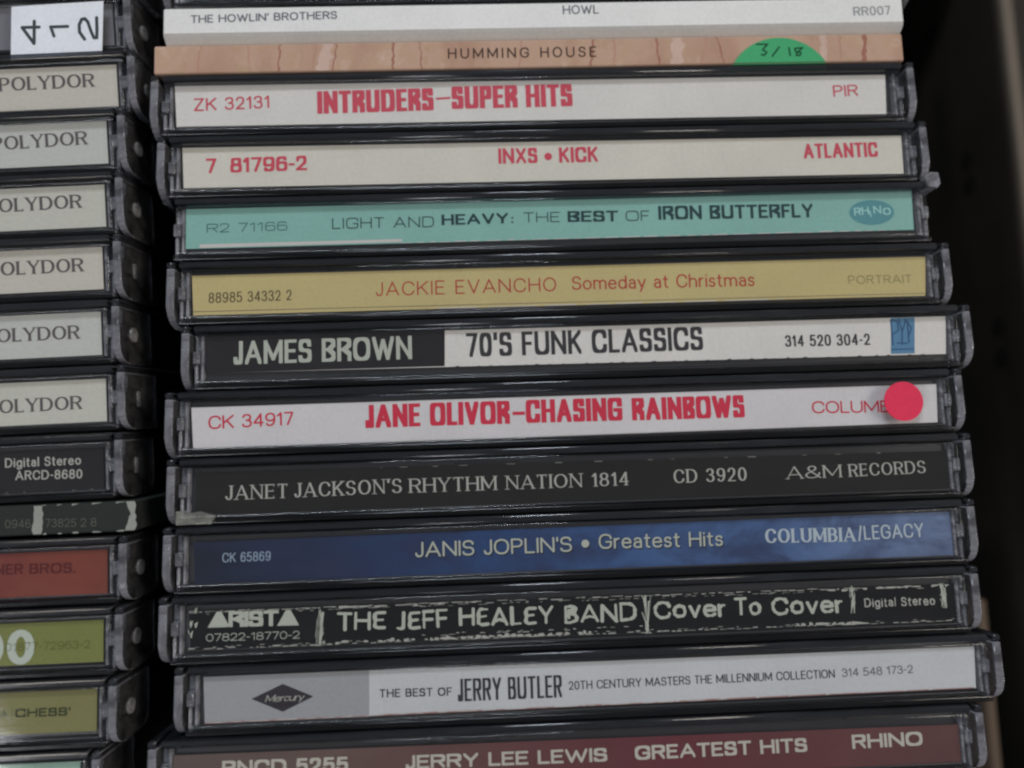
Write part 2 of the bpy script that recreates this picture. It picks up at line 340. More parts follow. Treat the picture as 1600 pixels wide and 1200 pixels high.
INK = dict(red=srgb(206, 74, 92), crim=srgb(208, 46, 72), teal=srgb(62, 108, 110), tealdk=srgb(30, 62, 64), brown=srgb(90, 76, 46), rust=srgb(180, 62, 50), faint=srgb(140, 132, 80),
    cream=(0.46, 0.49, 0.42), cream2=(0.52, 0.50, 0.43), ink=(0.035, 0.033, 0.036), ink2=(0.14, 0.14, 0.15), ink3=(0.12, 0.12, 0.15), faint2=(0.26, 0.26, 0.28), lgrey=(0.42, 0.42, 0.38), faintl=(0.14, 0.13, 0.14),
    sky=(0.26, 0.34, 0.44), sky2=(0.46, 0.54, 0.60), brown2=srgb(70, 50, 40), rhino=srgb(165, 215, 210), grey1=(0.12, 0.105, 0.105), dkred=srgb(92, 24, 20), palegreen=(0.52, 0.58, 0.50), olive=srgb(98, 104, 40), olivedk=srgb(52, 60, 22), dim=(0.10, 0.10, 0.085),
    marker=(0.045, 0.06, 0.065), shadow=(0.008, 0.014, 0.03), pen=srgb(10, 70, 40))
for k, v in INK.items(): M['ink_' + k] = paper("ink_" + k, v, mottle=0.04, spec=0.2)
M['blue'] = print_gradient("print_blue_with_glare", [(0.0, srgb(22, 28, 40)), (0.16, srgb(26, 42, 72)), (0.40, srgb(42, 74, 122)), (0.75, srgb(76, 106, 154)), (1.0, srgb(116, 134, 168))], srgb(40, 46, 78), 190, 0.75)  # paler right end is partly glare on the plastic, put into the print colour
M['maroon'] = print_gradient("print_maroon", [(0.0, srgb(104, 96, 90)), (0.22, srgb(106, 86, 80)), (0.42, srgb(104, 66, 66)), (0.62, srgb(106, 48, 56)), (0.85, srgb(104, 62, 62)), (1.0, srgb(98, 66, 64))], srgb(84, 48, 50), 70, 0.5)
M['redgrad'] = print_gradient("print_orange_red", [(0.0, srgb(116, 52, 50)), (0.8, srgb(116, 50, 48)), (0.95, srgb(126, 58, 46)), (1.0, srgb(114, 54, 46))], srgb(140, 78, 58), 130, 0.55)
M['wall'] = clear("clear_plastic_wall", frost=0.003, rough=0.05, tint=(0.98, 0.98, 0.98))
M['lid'] = clear("clear_plastic_lid_edge", frost=0.28, tint=(0.40, 0.42, 0.45), rough=0.13, ior=1.8, dull=(0.046, 0.048, 0.056), ns=260, contrast=0.5)
M['arm'] = moulded('clear_plastic_arm_edge_lit', (0.42, 0.42, 0.47), 0.38, 0.16, 160)  # edge-lit glow of the front and rounded faces put into a paler tone
M['arm_side_dim'] = moulded('clear_plastic_arm_side_dim', (0.13, 0.13, 0.135), 0.30, 0.12, 200)  # same plastic, side faces coloured darker than the edge-lit ones
M['block'] = moulded('clear_plastic_block', (0.52, 0.52, 0.57), 0.42, 0.12, 300)
M['pin'] = clear("clear_plastic_pin", frost=0.6, rough=0.12, dull=(0.36, 0.36, 0.37), ns=900, contrast=0.5)
M['pin_dull'] = clear('clear_plastic_pin_dull', frost=0.42, rough=0.12, dull=(0.26, 0.26, 0.27), ns=700, contrast=0.5)
M['fill_plate'] = clear('clear_plastic_fill_plate', frost=0.55, rough=0.14, dull=(0.25, 0.25, 0.28), ns=500, contrast=0.5)
M['side'] = clear("clear_plastic_side", frost=0.15, tint=(0.5, 0.5, 0.52), rough=0.14, dull=(0.04, 0.04, 0.042), ns=200, contrast=0.5)
M['tray'] = gloss("black_tray_plastic", (0.028, 0.028, 0.031), 0.28, 0.5)
M['clip'] = clear("cracked_plastic", frost=0.38, rough=0.2, dull=(0.34, 0.34, 0.30), ns=900, contrast=0.3)

def watercolour():
    m, nt, out = new_mat("watercolour_card")
    b = N(nt, 'ShaderNodeBsdfPrincipled'); b.inputs['Roughness'].default_value = 0.75; b.inputs['Specular IOR Level'].default_value = 0.2
    n1 = noise(nt, 190, 6, coords(nt, 1, 0.8, 0.8), 0.7, 0.3)
    base = ramp(nt, n1.outputs[0], [(0.32, srgb(168, 142, 112)), (0.46, srgb(182, 150, 132)), (0.56, srgb(178, 148, 124)), (0.70, srgb(192, 164, 148))])
    v = N(nt, 'ShaderNodeTexVoronoi', feature='DISTANCE_TO_EDGE'); v.inputs['Scale'].default_value = 62
    nw = noise(nt, 240, 3, coords(nt))
    ad = N(nt, 'ShaderNodeVectorMath', operation='MULTIPLY_ADD'); ad.inputs[1].default_value = (0.005, 0.002, 0.002)
    nt.links.new(nw.outputs[1], ad.inputs[0]); nt.links.new(coords(nt, 1.0, 0.16, 0.3, (0.4, 0.0, 0)), ad.inputs[2])
    nt.links.new(ad.outputs[0], v.inputs['Vector'])
    veins = ramp(nt, v.outputs[0], [(0.0, (.35, .35, .35)), (0.05, (0.2, 0.2, 0.2)), (0.10, (0, 0, 0))])
    k = N(nt, 'ShaderNodeMath', operation='MULTIPLY')
    n3 = noise(nt, 40, 2, coords(nt)); r3 = ramp(nt, n3.outputs[0], [(0.35, (0.1, 0.1, 0.1)), (0.6, (0.85, 0.85, 0.85))])
    nt.links.new(veins.outputs[0], k.inputs[0]); nt.links.new(r3.outputs[0], k.inputs[1])
    mx = N(nt, 'ShaderNodeMix', data_type='RGBA'); nt.links.new(k.outputs[0], mx.inputs[0])
    nt.links.new(base.outputs[0], mx.inputs[6]); mx.inputs[7].default_value = srgb(132, 78, 66)
    nt.links.new(mx.outputs[2], b.inputs['Base Color']); nt.links.new(b.outputs[0], out.inputs[0])
    return m
M['water'] = watercolour()

def wood(name, dark, light, rough=0.7):
    m, nt, out = new_mat(name)
    b = N(nt, 'ShaderNodeBsdfPrincipled'); b.inputs['Roughness'].default_value = rough; b.inputs['Specular IOR Level'].default_value = 0.2
    n = noise(nt, 60, 6, coords(nt, 1.0, 0.08, 1.0), 0.65, 0.8)
    n2 = noise(nt, 25, 3, coords(nt))
    ad = N(nt, 'ShaderNodeMath', operation='ADD'); nt.links.new(n.outputs[0], ad.inputs[0]); nt.links.new(n2.outputs[0], ad.inputs[1])
    hf = N(nt, 'ShaderNodeMath', operation='MULTIPLY'); hf.inputs[1].default_value = 0.5; nt.links.new(ad.outputs[0], hf.inputs[0])
    r = ramp(nt, hf.outputs[0], [(0.35, dark), (0.65, light)])
    nt.links.new(r.outputs[0], b.inputs['Base Color'])
    bp = N(nt, 'ShaderNodeBump'); bp.inputs['Strength'].default_value = 0.5; bp.inputs['Distance'].default_value = 0.0006
    nt.links.new(n.outputs[0], bp.inputs['Height']); nt.links.new(bp.outputs[0], b.inputs['Normal'])
    nt.links.new(b.outputs[0], out.inputs[0])
    return m
M['crate'] = wood("dark_crate_board", (0.015, 0.013, 0.011), (0.036, 0.031, 0.025))
M['rim'] = wood("tan_board_edge", (0.10, 0.085, 0.065), (0.17, 0.14, 0.11))
M['divider'] = wood("brown_board_edge", (0.060, 0.042, 0.030), (0.12, 0.085, 0.06))
M['hole'] = paper("hole_disc_black", (0.010, 0.009, 0.008))
M['flap'] = wood("grey_flap", (0.028, 0.026, 0.022), (0.06, 0.055, 0.048))

# ---------------------------------------------------------------- mesh helpers
def link(name, me, mat, parent=None):
    o = bpy.data.objects.new(name, me)
    if mat is not None and not me.materials: me.materials.append(mat)
    col.objects.link(o)
    if parent is not None: o.parent = parent
    return o

def finish(name, bm):
    bmesh.ops.recalc_face_normals(bm, faces=bm.faces)
    me = bpy.data.meshes.new(name); bm.to_mesh(me); bm.free()
    return me

def add_box(bm, x0, x1, y0, y1, z0, z1, bev=0.0, seg=2):
    r = bmesh.ops.create_cube(bm, size=1.0)
    vs = r['verts']
    for v in vs:
        v.co = Vector(((x0 + x1) / 2 + v.co.x * (x1 - x0), (y0 + y1) / 2 + v.co.y * (y1 - y0), (z0 + z1) / 2 + v.co.z * (z1 - z0))) * S
    if bev:
        es = list({e for v in vs for e in v.link_edges})
        fs = bmesh.ops.bevel(bm, geom=es, offset=bev * S, segments=seg, profile=0.5, affect='EDGES', clamp_overlap=True)
        for f in fs['faces']: f.smooth = True

def add_prism(bm, pts, axis, a, b, bev=0.0, seg=2):
    """extrude a closed outline between a and b along axis ('x' or 'y'); the outline is (y,z) or (x,z)"""
    def P(p, t): return Vector((t, p[0], p[1])) * S if axis == 'x' else Vector((p[0], t, p[1])) * S
    va = [bm.verts.new(P(p, a)) for p in pts]; vb = [bm.verts.new(P(p, b)) for p in pts]
    n = len(pts); fs = [bm.faces.new(va), bm.faces.new(vb[::-1])]
    for i in range(n): fs.append(bm.faces.new((va[i], vb[i], vb[(i + 1) % n], va[(i + 1) % n])))
    if bev:
        es = list({e for f in fs[:2] for e in f.edges})
        r = bmesh.ops.bevel(bm, geom=es, offset=bev * S, segments=seg, profile=0.5, affect='EDGES', clamp_overlap=True)
        for f in r['faces']: f.smooth = True

def add_cyl(bm, c, r, axis, h, n=20):
    m = Matrix.Rotation(math.pi / 2, 4, 'Y') if axis == 'x' else Matrix.Identity(4)
    bmesh.ops.create_cone(bm, cap_ends=True, segments=n, radius1=r * S, radius2=r * S * 0.9, depth=h * S,
                          matrix=Matrix.Translation(Vector(c) * S) @ m)

def flat(name, polys, z, mat, parent, stuff=False):
    """thin print laid on a face: list of outlines in local (x, y) millimetres"""
    vs = []; fs = []
    for p in polys:
        b = len(vs); vs += [(x * S, y * S, z * S) for x, y in p]; fs.append(list(range(b, b + len(p))))
    me = bpy.data.meshes.new(name); me.from_pydata(vs, [], fs); me.update()
    bm = bmesh.new(); bm.from_mesh(me)
    for f in bm.faces:
        f.normal_update()
        if f.normal.z < 0: f.normal_flip()
    bm.to_mesh(me); bm.free()
    return link(name, me, mat, parent)

def slab(name, pts, z0, z1, mat, parent, bev=0.0):
    bm = bmesh.new()
    a = [bm.verts.new(Vector((x, y, z0)) * S) for x, y in pts]; b = [bm.verts.new(Vector((x, y, z1)) * S) for x, y in pts]
    n = len(pts); bm.faces.new(a[::-1]); t = bm.faces.new(b)
    for i in range(n): bm.faces.new((a[i], a[(i + 1) % n], b[(i + 1) % n], b[i]))
    return link(name, finish(name, bm), mat, parent)

# ---------------------------------------------------------------- lettering: letters drawn as strokes of a nib
G = {
 'A': (.78, "M 0 0 L .5 1 L 1 0|M .2 .32 L .8 .32"),
 'B': (.62, "M 0 0 L 0 1 L .5 1 h .92 .77 v .5 .53 L 0 .53|M .5 .53 h 1 .27 v .5 0 L 0 0"),
 'C': (.72, "M 1 .72 v .52 1 h 0 .5 v .52 0 h 1 .28"), 'D': (.72, "M 0 0 L 0 1 L .4 1 h 1 .5 v .4 0 L 0 0"),
 'E': (.55, "M 1 1 L 0 1 L 0 0 L 1 0|M 0 .52 L .86 .52"), 'F': (.52, "M 1 1 L 0 1 L 0 0|M 0 .5 L .84 .5"),
 'G': (.74, "M 1 .72 v .52 1 h 0 .5 v .52 0 h 1 .3 L 1 .46 L .6 .46"), 'H': (.70, "M 0 0 L 0 1|M 1 0 L 1 1|M 0 .52 L 1 .52"),
 'I': (0, "M .5 0 L .5 1"), 'J': (.42, "M 1 1 L 1 .3 v .5 0 h 0 .22"), 'K': (.66, "M 0 0 L 0 1|M 1 1 L .05 .42|M .35 .6 L 1 0"),
 'L': (.52, "M 0 1 L 0 0 L 1 0"), 'M': (.86, "M 0 0 L 0 1 L .5 .15 L 1 1 L 1 0"), 'N': (.72, "M 0 0 L 0 1 L 1 0 L 1 1"),
 'O': (.78, "M .5 1 h 1 .5 v .5 0 h 0 .5 v .5 1"), 'P': (.60, "M 0 0 L 0 1 L .5 1 h 1 .74 v .5 .47 L 0 .47"),
 'R': (.64, "M 0 0 L 0 1 L .5 1 h 1 .75 v .5 .5 L 0 .5|M .55 .5 L 1 0"), 'S': (.60, "M .95 .78 v .5 1 h .03 .75 v .5 .52 h 1 .26 v .5 0 h 0 .2"),
 'T': (.62, "M 0 1 L 1 1|M .5 1 L .5 0"), 'U': (.70, "M 0 1 L 0 .35 v .5 0 h 1 .35 L 1 1"), 'V': (.72, "M 0 1 L .5 0 L 1 1"),
 'W': (1.02, "M 0 1 L .26 0 L .5 .88 L .74 0 L 1 1"), 'X': (.70, "M 0 0 L 1 1|M 0 1 L 1 0"), 'Y': (.70, "M 0 1 L .5 .45 L 1 1|M .5 .45 L .5 0"),
 'Z': (.64, "M 0 1 L 1 1 L 0 0 L 1 0"), '&': (.76, "M 1 0 L .22 .68 L .2 .78 v .45 1 h .7 .8 L .66 .68 L .1 .38 L 0 .25 v .4 0 h .95 .42"),
 'a': (.50, "M .1 .56 v .5 .68 h .95 .42 L .95 0|M .95 .4 L .5 .4 h .02 .2 v .5 0 h .95 .18"), 'c': (.50, "M .95 .55 v .5 .68 h 0 .34 v .5 0 h .95 .13"),
 'd': (.56, "M 1 1 L 1 0|M 1 .34 v .5 .68 h 0 .34 v .5 0 h 1 .34"), 'e': (.55, "M .02 .36 L 1 .36 v .5 .68 h 0 .34 v .5 0 h .95 .12"),
 'g': (.56, "M 1 .68 L 1 -.06 v .5 -.28 h .05 -.18|M 1 .34 v .5 .68 h 0 .34 v .5 0 h 1 .34"), 'h': (.54, "M 0 0 L 0 1|M 0 .4 v .5 .68 h 1 .42 L 1 0"),
 'i': (0, "M .5 0 L .5 .68|M .5 .92 L .5 .94"), 'l': (0, "M .5 0 L .5 1"), 'm': (.86, "M 0 0 L 0 .68|M 0 .42 v .26 .68 h .5 .42 L .5 0|M .5 .42 v .76 .68 h 1 .42 L 1 0"),
 'o': (.58, "M .5 .68 h 1 .34 v .5 0 h 0 .34 v .5 .68"), 'r': (.34, "M 0 0 L 0 .68|M 0 .36 v .95 .68"),
 's': (.44, "M .92 .56 v .5 .68 h .06 .51 v .5 .355 h .96 .17 v .5 0 h .03 .12"), 't': (.36, "M .4 .92 L .4 .16 v .95 0|M 0 .68 L .95 .68"),
 'u': (.54, "M 0 .68 L 0 .26 v .45 0 h 1 .3|M 1 .68 L 1 0"), 'v': (.54, "M 0 .68 L .5 0 L 1 .68"), 'y': (.54, "M 0 .68 L .52 .02|M 1 .68 L .3 -.28"),
 '0': (.58, "M .5 1 h 1 .5 v .5 0 h 0 .5 v .5 1"), '1': (.34, "M 0 .78 L .8 1 L .8 0"), '2': (.56, "M .04 .74 v .5 1 h .95 .72 L .86 .5 L 0 0 L 1 0"),
 '3': (.56, "M .04 .8 v .5 1 h .93 .76 v .42 .53|M .42 .53 h 1 .27 v .5 0 h 0 .2"), '4': (.60, "M .76 0 L .76 1 L 0 .27 L 1 .27"),
 '5': (.56, "M .92 1 L .14 1 L .06 .5 L .2 .58 L .5 .62 h 1 .31 v .5 0 h 0 .17"), '6': (.58, "M .9 .84 v .55 1 h 0 .45 L 0 .32 v .5 0 h 1 .31 v .5 .6 h 0 .32"),
 '7': (.54, "M 0 1 L 1 1 L .35 0"), '8': (.58, "M .5 .53 h .07 .77 v .5 1 h .93 .77 v .5 .53 h 0 .26 v .5 0 h 1 .26 v .5 .53"),
 '9': (.58, "M .1 .16 v .45 0 h 1 .55 L 1 .68 v .5 1 h 0 .69 v .5 .4 h 1 .68"),
 "'": (0, "M .5 .78 L .5 1"), ':': (0, "M .5 .05 L .5 .08|M .5 .6 L .5 .63"), '.': (0, "M .5 0 L .5 .02"), '-': (.3, "M 0 .42 L 1 .42"), '/': (.35, "M 0 -.1 L 1 1.05"), '|': (0, "M .5 0 L .5 1"),
 ' ': (.30, ""), '•': (.4, "DOT"),
}
NARROW = {'R': "M 0 0 L 0 1 L .5 1 h 1 .78 L 1 .72 L .5 .5 L 0 .5|M .5 .5 L 1 .28 L 1 0", 'B': "M 0 0 L 0 1 L .5 1 h 1 .8 L 1 .74 L .55 .52 L 0 .52|M .55 .52 L 1 .3 L 1 .22 v .5 0 L 0 0"}
HANDG = {'E': (.58, "M 1 .97 L .4 .98 h .04 .7 L .1 .5 L .02 .25 v .4 .02 L 1 .04|M .1 .5 L .82 .54"), 'B': (.6, "M .05 0 L .05 1 L .4 1 h .9 .78 v .45 .52 h 1 .25 v .4 0 L .05 0|M .3 .5 L .3 .75 L .5 .75|M .3 .3 L .3 .5 L .6 .5|M .5 .6 L .6 .8"),
 'J': (.5, "M .95 1 L .9 .2 v .4 0 L 0 .06"), 'A': (.74, "M 0 0 L .5 1 L 1 0|M .2 .22 L .5 .32 L .8 .22")}
# style: half stroke widths (x, y) in cap heights, squareness, nib, gap, serif
ST = {
 'block': (.110, .080, 4.5, 'r', .05, 0), 'sans': (.070, .062, 2.3, 'o', .13, 0), 'sansm': (.070, .062, 2.3, 'o', .10, 0), 'sansm2': (.075, .068, 2.2, 'o', .12, 0), 'sans2': (.08, .07, 2.3, 'o', .12, 0), 'sansb': (.085, .07, 2.4, 'r', .14, 0),
 'boldc': (.098, .078, 3.2, 'r', .08, 0), 'ext': (.048, .048, 4.0, 'o', .20, 0), 'extb': (.135, .088, 4.0, 'r', .12, 0), 'euro': (.105, .085, 4.2, 'r', .10, 0), 'euro2': (.11, .10, 4.0, 'r', .16, 0),
 'hum': (.058, .050, 2.1, 'o', .12, 0), 'light': (.048, .045, 2.1, 'o', .20, 0), 'cond': (.080, .068, 3.0, 'r', .075, 0), 'condm': (.085, .07, 2.6, 'o', .10, 0), 'condm2': (.068, .058, 2.5, 'o', .10, 0),
 'condt': (.068, .06, 2.6, 'o', .11, 0), 'tall': (.062, .050, 3.6, 'r', .06, 0), 'serif': (.078, .036, 2.1, 'o', .17, .125), 'serifb': (.105, .046, 2.1, 'o', .11, .11),
 'round': (.066, .060, 2.3, 'o', .12, 0), 'hand': (.088, .070, 2.2, 'o', .10, -1), 'handt': (.07, .065, 2.2, 'o', .16, -1), 'handc': (.072, .068, 2.1, 'o', .34, 0), 'thinr': (.05, .048, 2.1, 'o', .12, 0), 'thinr2': (.05, .05, 2.3, 'o', .14, 0),
 'logo': (.135, .10, 4.0, 'r', .01, 0), 'script': (.07, .05, 2.0, 'o', .02, 0), 'gill': (.088, .076, 2.1, 'o', .11, 0), 'wideb': (.110, .088, 2.8, 'r', .11, 0), 'ovalb': (.125, .10, 2.1, 'o', .09, 0),
}

def path_pts(spec, n, seg=6):
    out = []
    for st in spec.split('|'):
        tk = st.split(); i = 0; pts = []
        while i < len(tk):
            c = tk[i]; x, y = float(tk[i + 1]), float(tk[i + 2]); i += 3
            if c in 'ML': pts.append((x, y)); continue
            x0, y0 = pts[-1]
            for k in range(1, seg + 1):
                a = math.pi / 2 * k / seg
                s, q = math.sin(a) ** (2 / n), math.cos(a) ** (2 / n) if k < seg else 0.0
                if c == 'h': pts.append((x0 + (x - x0) * s, y + (y0 - y) * q))
                else: pts.append((x + (x0 - x) * q, y0 + (y - y0) * s))
        out.append(pts)
    return out

def hull(ps):
    ps = sorted(set((round(a, 6), round(b, 6)) for a, b in ps))
    if len(ps) < 3: return ps
    def half(it):
        h = []
        for p in it:
            while len(h) > 1 and (h[-1][0] - h[-2][0]) * (p[1] - h[-2][1]) - (h[-1][1] - h[-2][1]) * (p[0] - h[-2][0]) <= 1e-10: h.pop()
            h.append(p)
        return h
    a = half(ps); b = half(ps[::-1]); return a[:-1] + b[:-1]

def nib(hx, hy, kind):
    if kind == 'r': return [(-hx, -hy), (hx, -hy), (hx, hy), (-hx, hy)]
    return [(hx * math.cos(t * math.pi / 5), hy * math.sin(t * math.pi / 5)) for t in range(10)]

def glyph(ch, W, st, rnd):
    hx, hy, n, kind, gap, serif = st
    if ch == '•':
        return [[(W / 2 + .20 * math.cos(t * math.pi / 8), .42 + .20 * math.sin(t * math.pi / 8)) for t in range(16)]]
    if st is ST['logo'] and ch == 'A':
        return [[(-.1, 0), (W + .1, 0), (W * .62, 1), (W * .38, 1)]]
    spec = G[ch][1]
    if serif < 0 and ch in HANDG: spec = HANDG[ch][1]
    if ch in NARROW and hy >= .068 and kind == 'r' and n >= 3.0: spec = NARROW[ch]
    if not spec: return []
    polys = []
    nb = nib(hx, hy, kind)
    ink = max(W - 2 * hx, 0)
    for pts in path_pts(spec, n):
        P = [(hx + x * ink if W > 2 * hx else W / 2, hy + y * (1 - 2 * hy)) for x, y in pts]
        if serif < 0: P = [(x + rnd.uniform(-.02, .02), y + rnd.uniform(-.018, .018)) for x, y in P]
        for k in range(len(P) - 1):
            a, b = P[k], P[k + 1]
            q = nb
            if serif < 0:
                f = rnd.uniform(.7, 1.35); q = nib(hx * f, hy * f, kind)
            if kind == 'r':                    # keep slanted strokes as heavy as the upright ones
                dx, dy = abs(b[0] - a[0]), abs(b[1] - a[1])
                if dy > .3 and dx > .05: q = nib(max(.55 * hx, hx - hy * dx / dy * .9), hy, kind)
            if serif > 0:                      # broad-pen letters: strokes that rise to the right are thin
                dx, dy = b[0] - a[0], b[1] - a[1]
                if dx * dy > 0 and abs(dx) > .12 and abs(dy) > .3 and ch in 'AVWXYM': q = nib(hx * .5, hy, kind)
                if ch == 'N' and abs(dx) < .01: q = nib(hx * .5, hy, kind)
            polys.append(hull([(a[0] + u, a[1] + v) for u, v in q] + [(b[0] + u, b[1] + v) for u, v in q]))
        if serif > 0:
            tb = nib(.02, .022, 'r')
            ends = [(P[0], P[1]), (P[-1], P[-2])]
            if ch in 'ELZ': ends.append((P[1], P[0])); 
            if ch in 'EDBPRLF': ends += [((hx, hy), (hx, .5)), ((hx, 1 - hy), (hx, .5))]
            if ch in 'NMU' : ends += [((hx, 1 - hy), (hx, .5))] + ([((W - hx, 1 - hy), (W - hx, .5))] if ch == 'M' else [])
            for e, i in ends:
                dx, dy = e[0] - i[0], e[1] - i[1]
                if abs(dy) > abs(dx) * .8 and (e[1] < .08 or e[1] > .92):
                    polys.append(hull([(e[0] + s * (serif + hx * .4) + u, (0.022 if e[1] < .5 else .978) + v) for s in (-1, 1) for u, v in tb]))
                elif abs(dx) > abs(dy) and ch in 'ETLFZ':
                    d = .14 if e[1] < .4 else -.14
                    if .3 < e[1] < .7: d = .1
                    polys.append(hull([(e[0] + u, e[1] + s * d + v) for s in (0, 1) for u, v in tb]))
                elif ch in 'CSG':
                    polys.append(hull([(e[0] + u, e[1] + s * (.1 if e[1] > .5 else -.1) + v) for s in (0, 1) for u, v in tb]))
    return polys

def union(polys):
    vs = []; fs = []
    for p in polys:
        if len(p) < 3: continue
        if sum(p[i - 1][0] * p[i][1] - p[i][0] * p[i - 1][1] for i in range(len(p))) < 0: p = p[::-1]
        b = len(vs); vs += [Vector(q) for q in p]; fs.append(list(range(b, b + len(p))))
    if not fs: return [], []
    r = delaunay_2d_cdt(vs, [], fs, 1, 1e-5)
    def inside(x, y):
        for f in fs:
            ok = True
            for i in range(len(f)):
                a, b = vs[f[i]], vs[f[(i + 1) % len(f)]]
                if (b.x - a.x) * (y - a.y) - (b.y - a.y) * (x - a.x) < -1e-7: ok = False; break
            if ok: return True
        return False
    V = r[0]
    return V, [f for f in r[2] if inside(sum(V[i].x for i in f) / len(f), sum(V[i].y for i in f) / len(f))]

def lettering(string, style, colour, x0, y0, x1, y1, cap, z, parent, off=(0, 0)):
    if style in ('dash', 'dashb', 'dot'):
        dx, dy = x1 - x0, y1 - y0; L = math.hypot(dx, dy)
        if style == 'dot':
            cx, cy, r = (x0 + x1) / 2, (y0 + y1) / 2 + cap * .42, L * .5
            p = [[(cx + off[0] + r * math.cos(t * math.pi / 10), cy + off[1] + r * math.sin(t * math.pi / 10)) for t in range(20)]]
        else:
            t = .17 if style == 'dash' else .26
            p = [[(x0, y0 - t), (x1, y1 - t), (x1, y1 + t), (x0, y0 + t)]]
        return flat('lettering', p, z, M['ink_' + colour], parent)
    st = ST[style]; rnd = random.Random(string + style)
    hx, gap = st[0], st[4]
    L = math.hypot(x1 - x0, y1 - y0) / cap
    fixed = 0; var = 0
    for i, ch in enumerate(string):
        w = G[ch][0]
        if w == 0: fixed += 2 * hx
        else: var += w
    fixed += gap * (len(string) - 1)
    k = (L - fixed) / max(var, .01)
    dx, dy = (x1 - x0) / (L * cap), (y1 - y0) / (L * cap)
    vs = []; fs = []; x = 0
    for ch in string:
        w = G[ch][0]; W = w * k if w else 2 * hx
        gv, gf = union(glyph(ch, W, st, rnd))
        b = len(vs)
        jy = rnd.uniform(-.03, .03) if st[5] < 0 else 0
        for v in gv:
            X, Y = (x + v.x) * cap, (v.y + jy) * cap
            if style == 'script': X += Y * .35
            vs.append(((x0 + off[0] + X * dx - Y * dy) * S, (y0 + off[1] + X * dy + Y * dx) * S, z * S))
        for f in gf: fs.append([b + q for q in f])
        x += W + gap
    me = bpy.data.meshes.new('lettering'); me.from_pydata(vs, [], fs); me.update()
    bm = bmesh.new(); bm.from_mesh(me)
    for f in bm.faces:
        f.normal_update()
        if f.normal.z < 0: f.normal_flip()
    bm.to_mesh(me); bm.free()
    return link('lettering', me, M['ink_' + colour], parent)

# ---------------------------------------------------------------- things
def thing(name, label, cat, pos, ang=0, lean=0, group=None, depth=142):
    o = bpy.data.objects.new(name, None); o.empty_display_size = 0.01
    R = Euler((math.radians(lean), 0, math.radians(ang)), 'XYZ').to_matrix()
    o.rotation_euler = (math.radians(lean), 0, math.radians(ang))
    o.location = (Vector(pos) + R @ Vector((0, 0, -depth))) * S      # the empty stands at the base of the case
    col.objects.link(o)
    o['label'] = label; o['category'] = cat
    if group: o['group'] = group
    return o

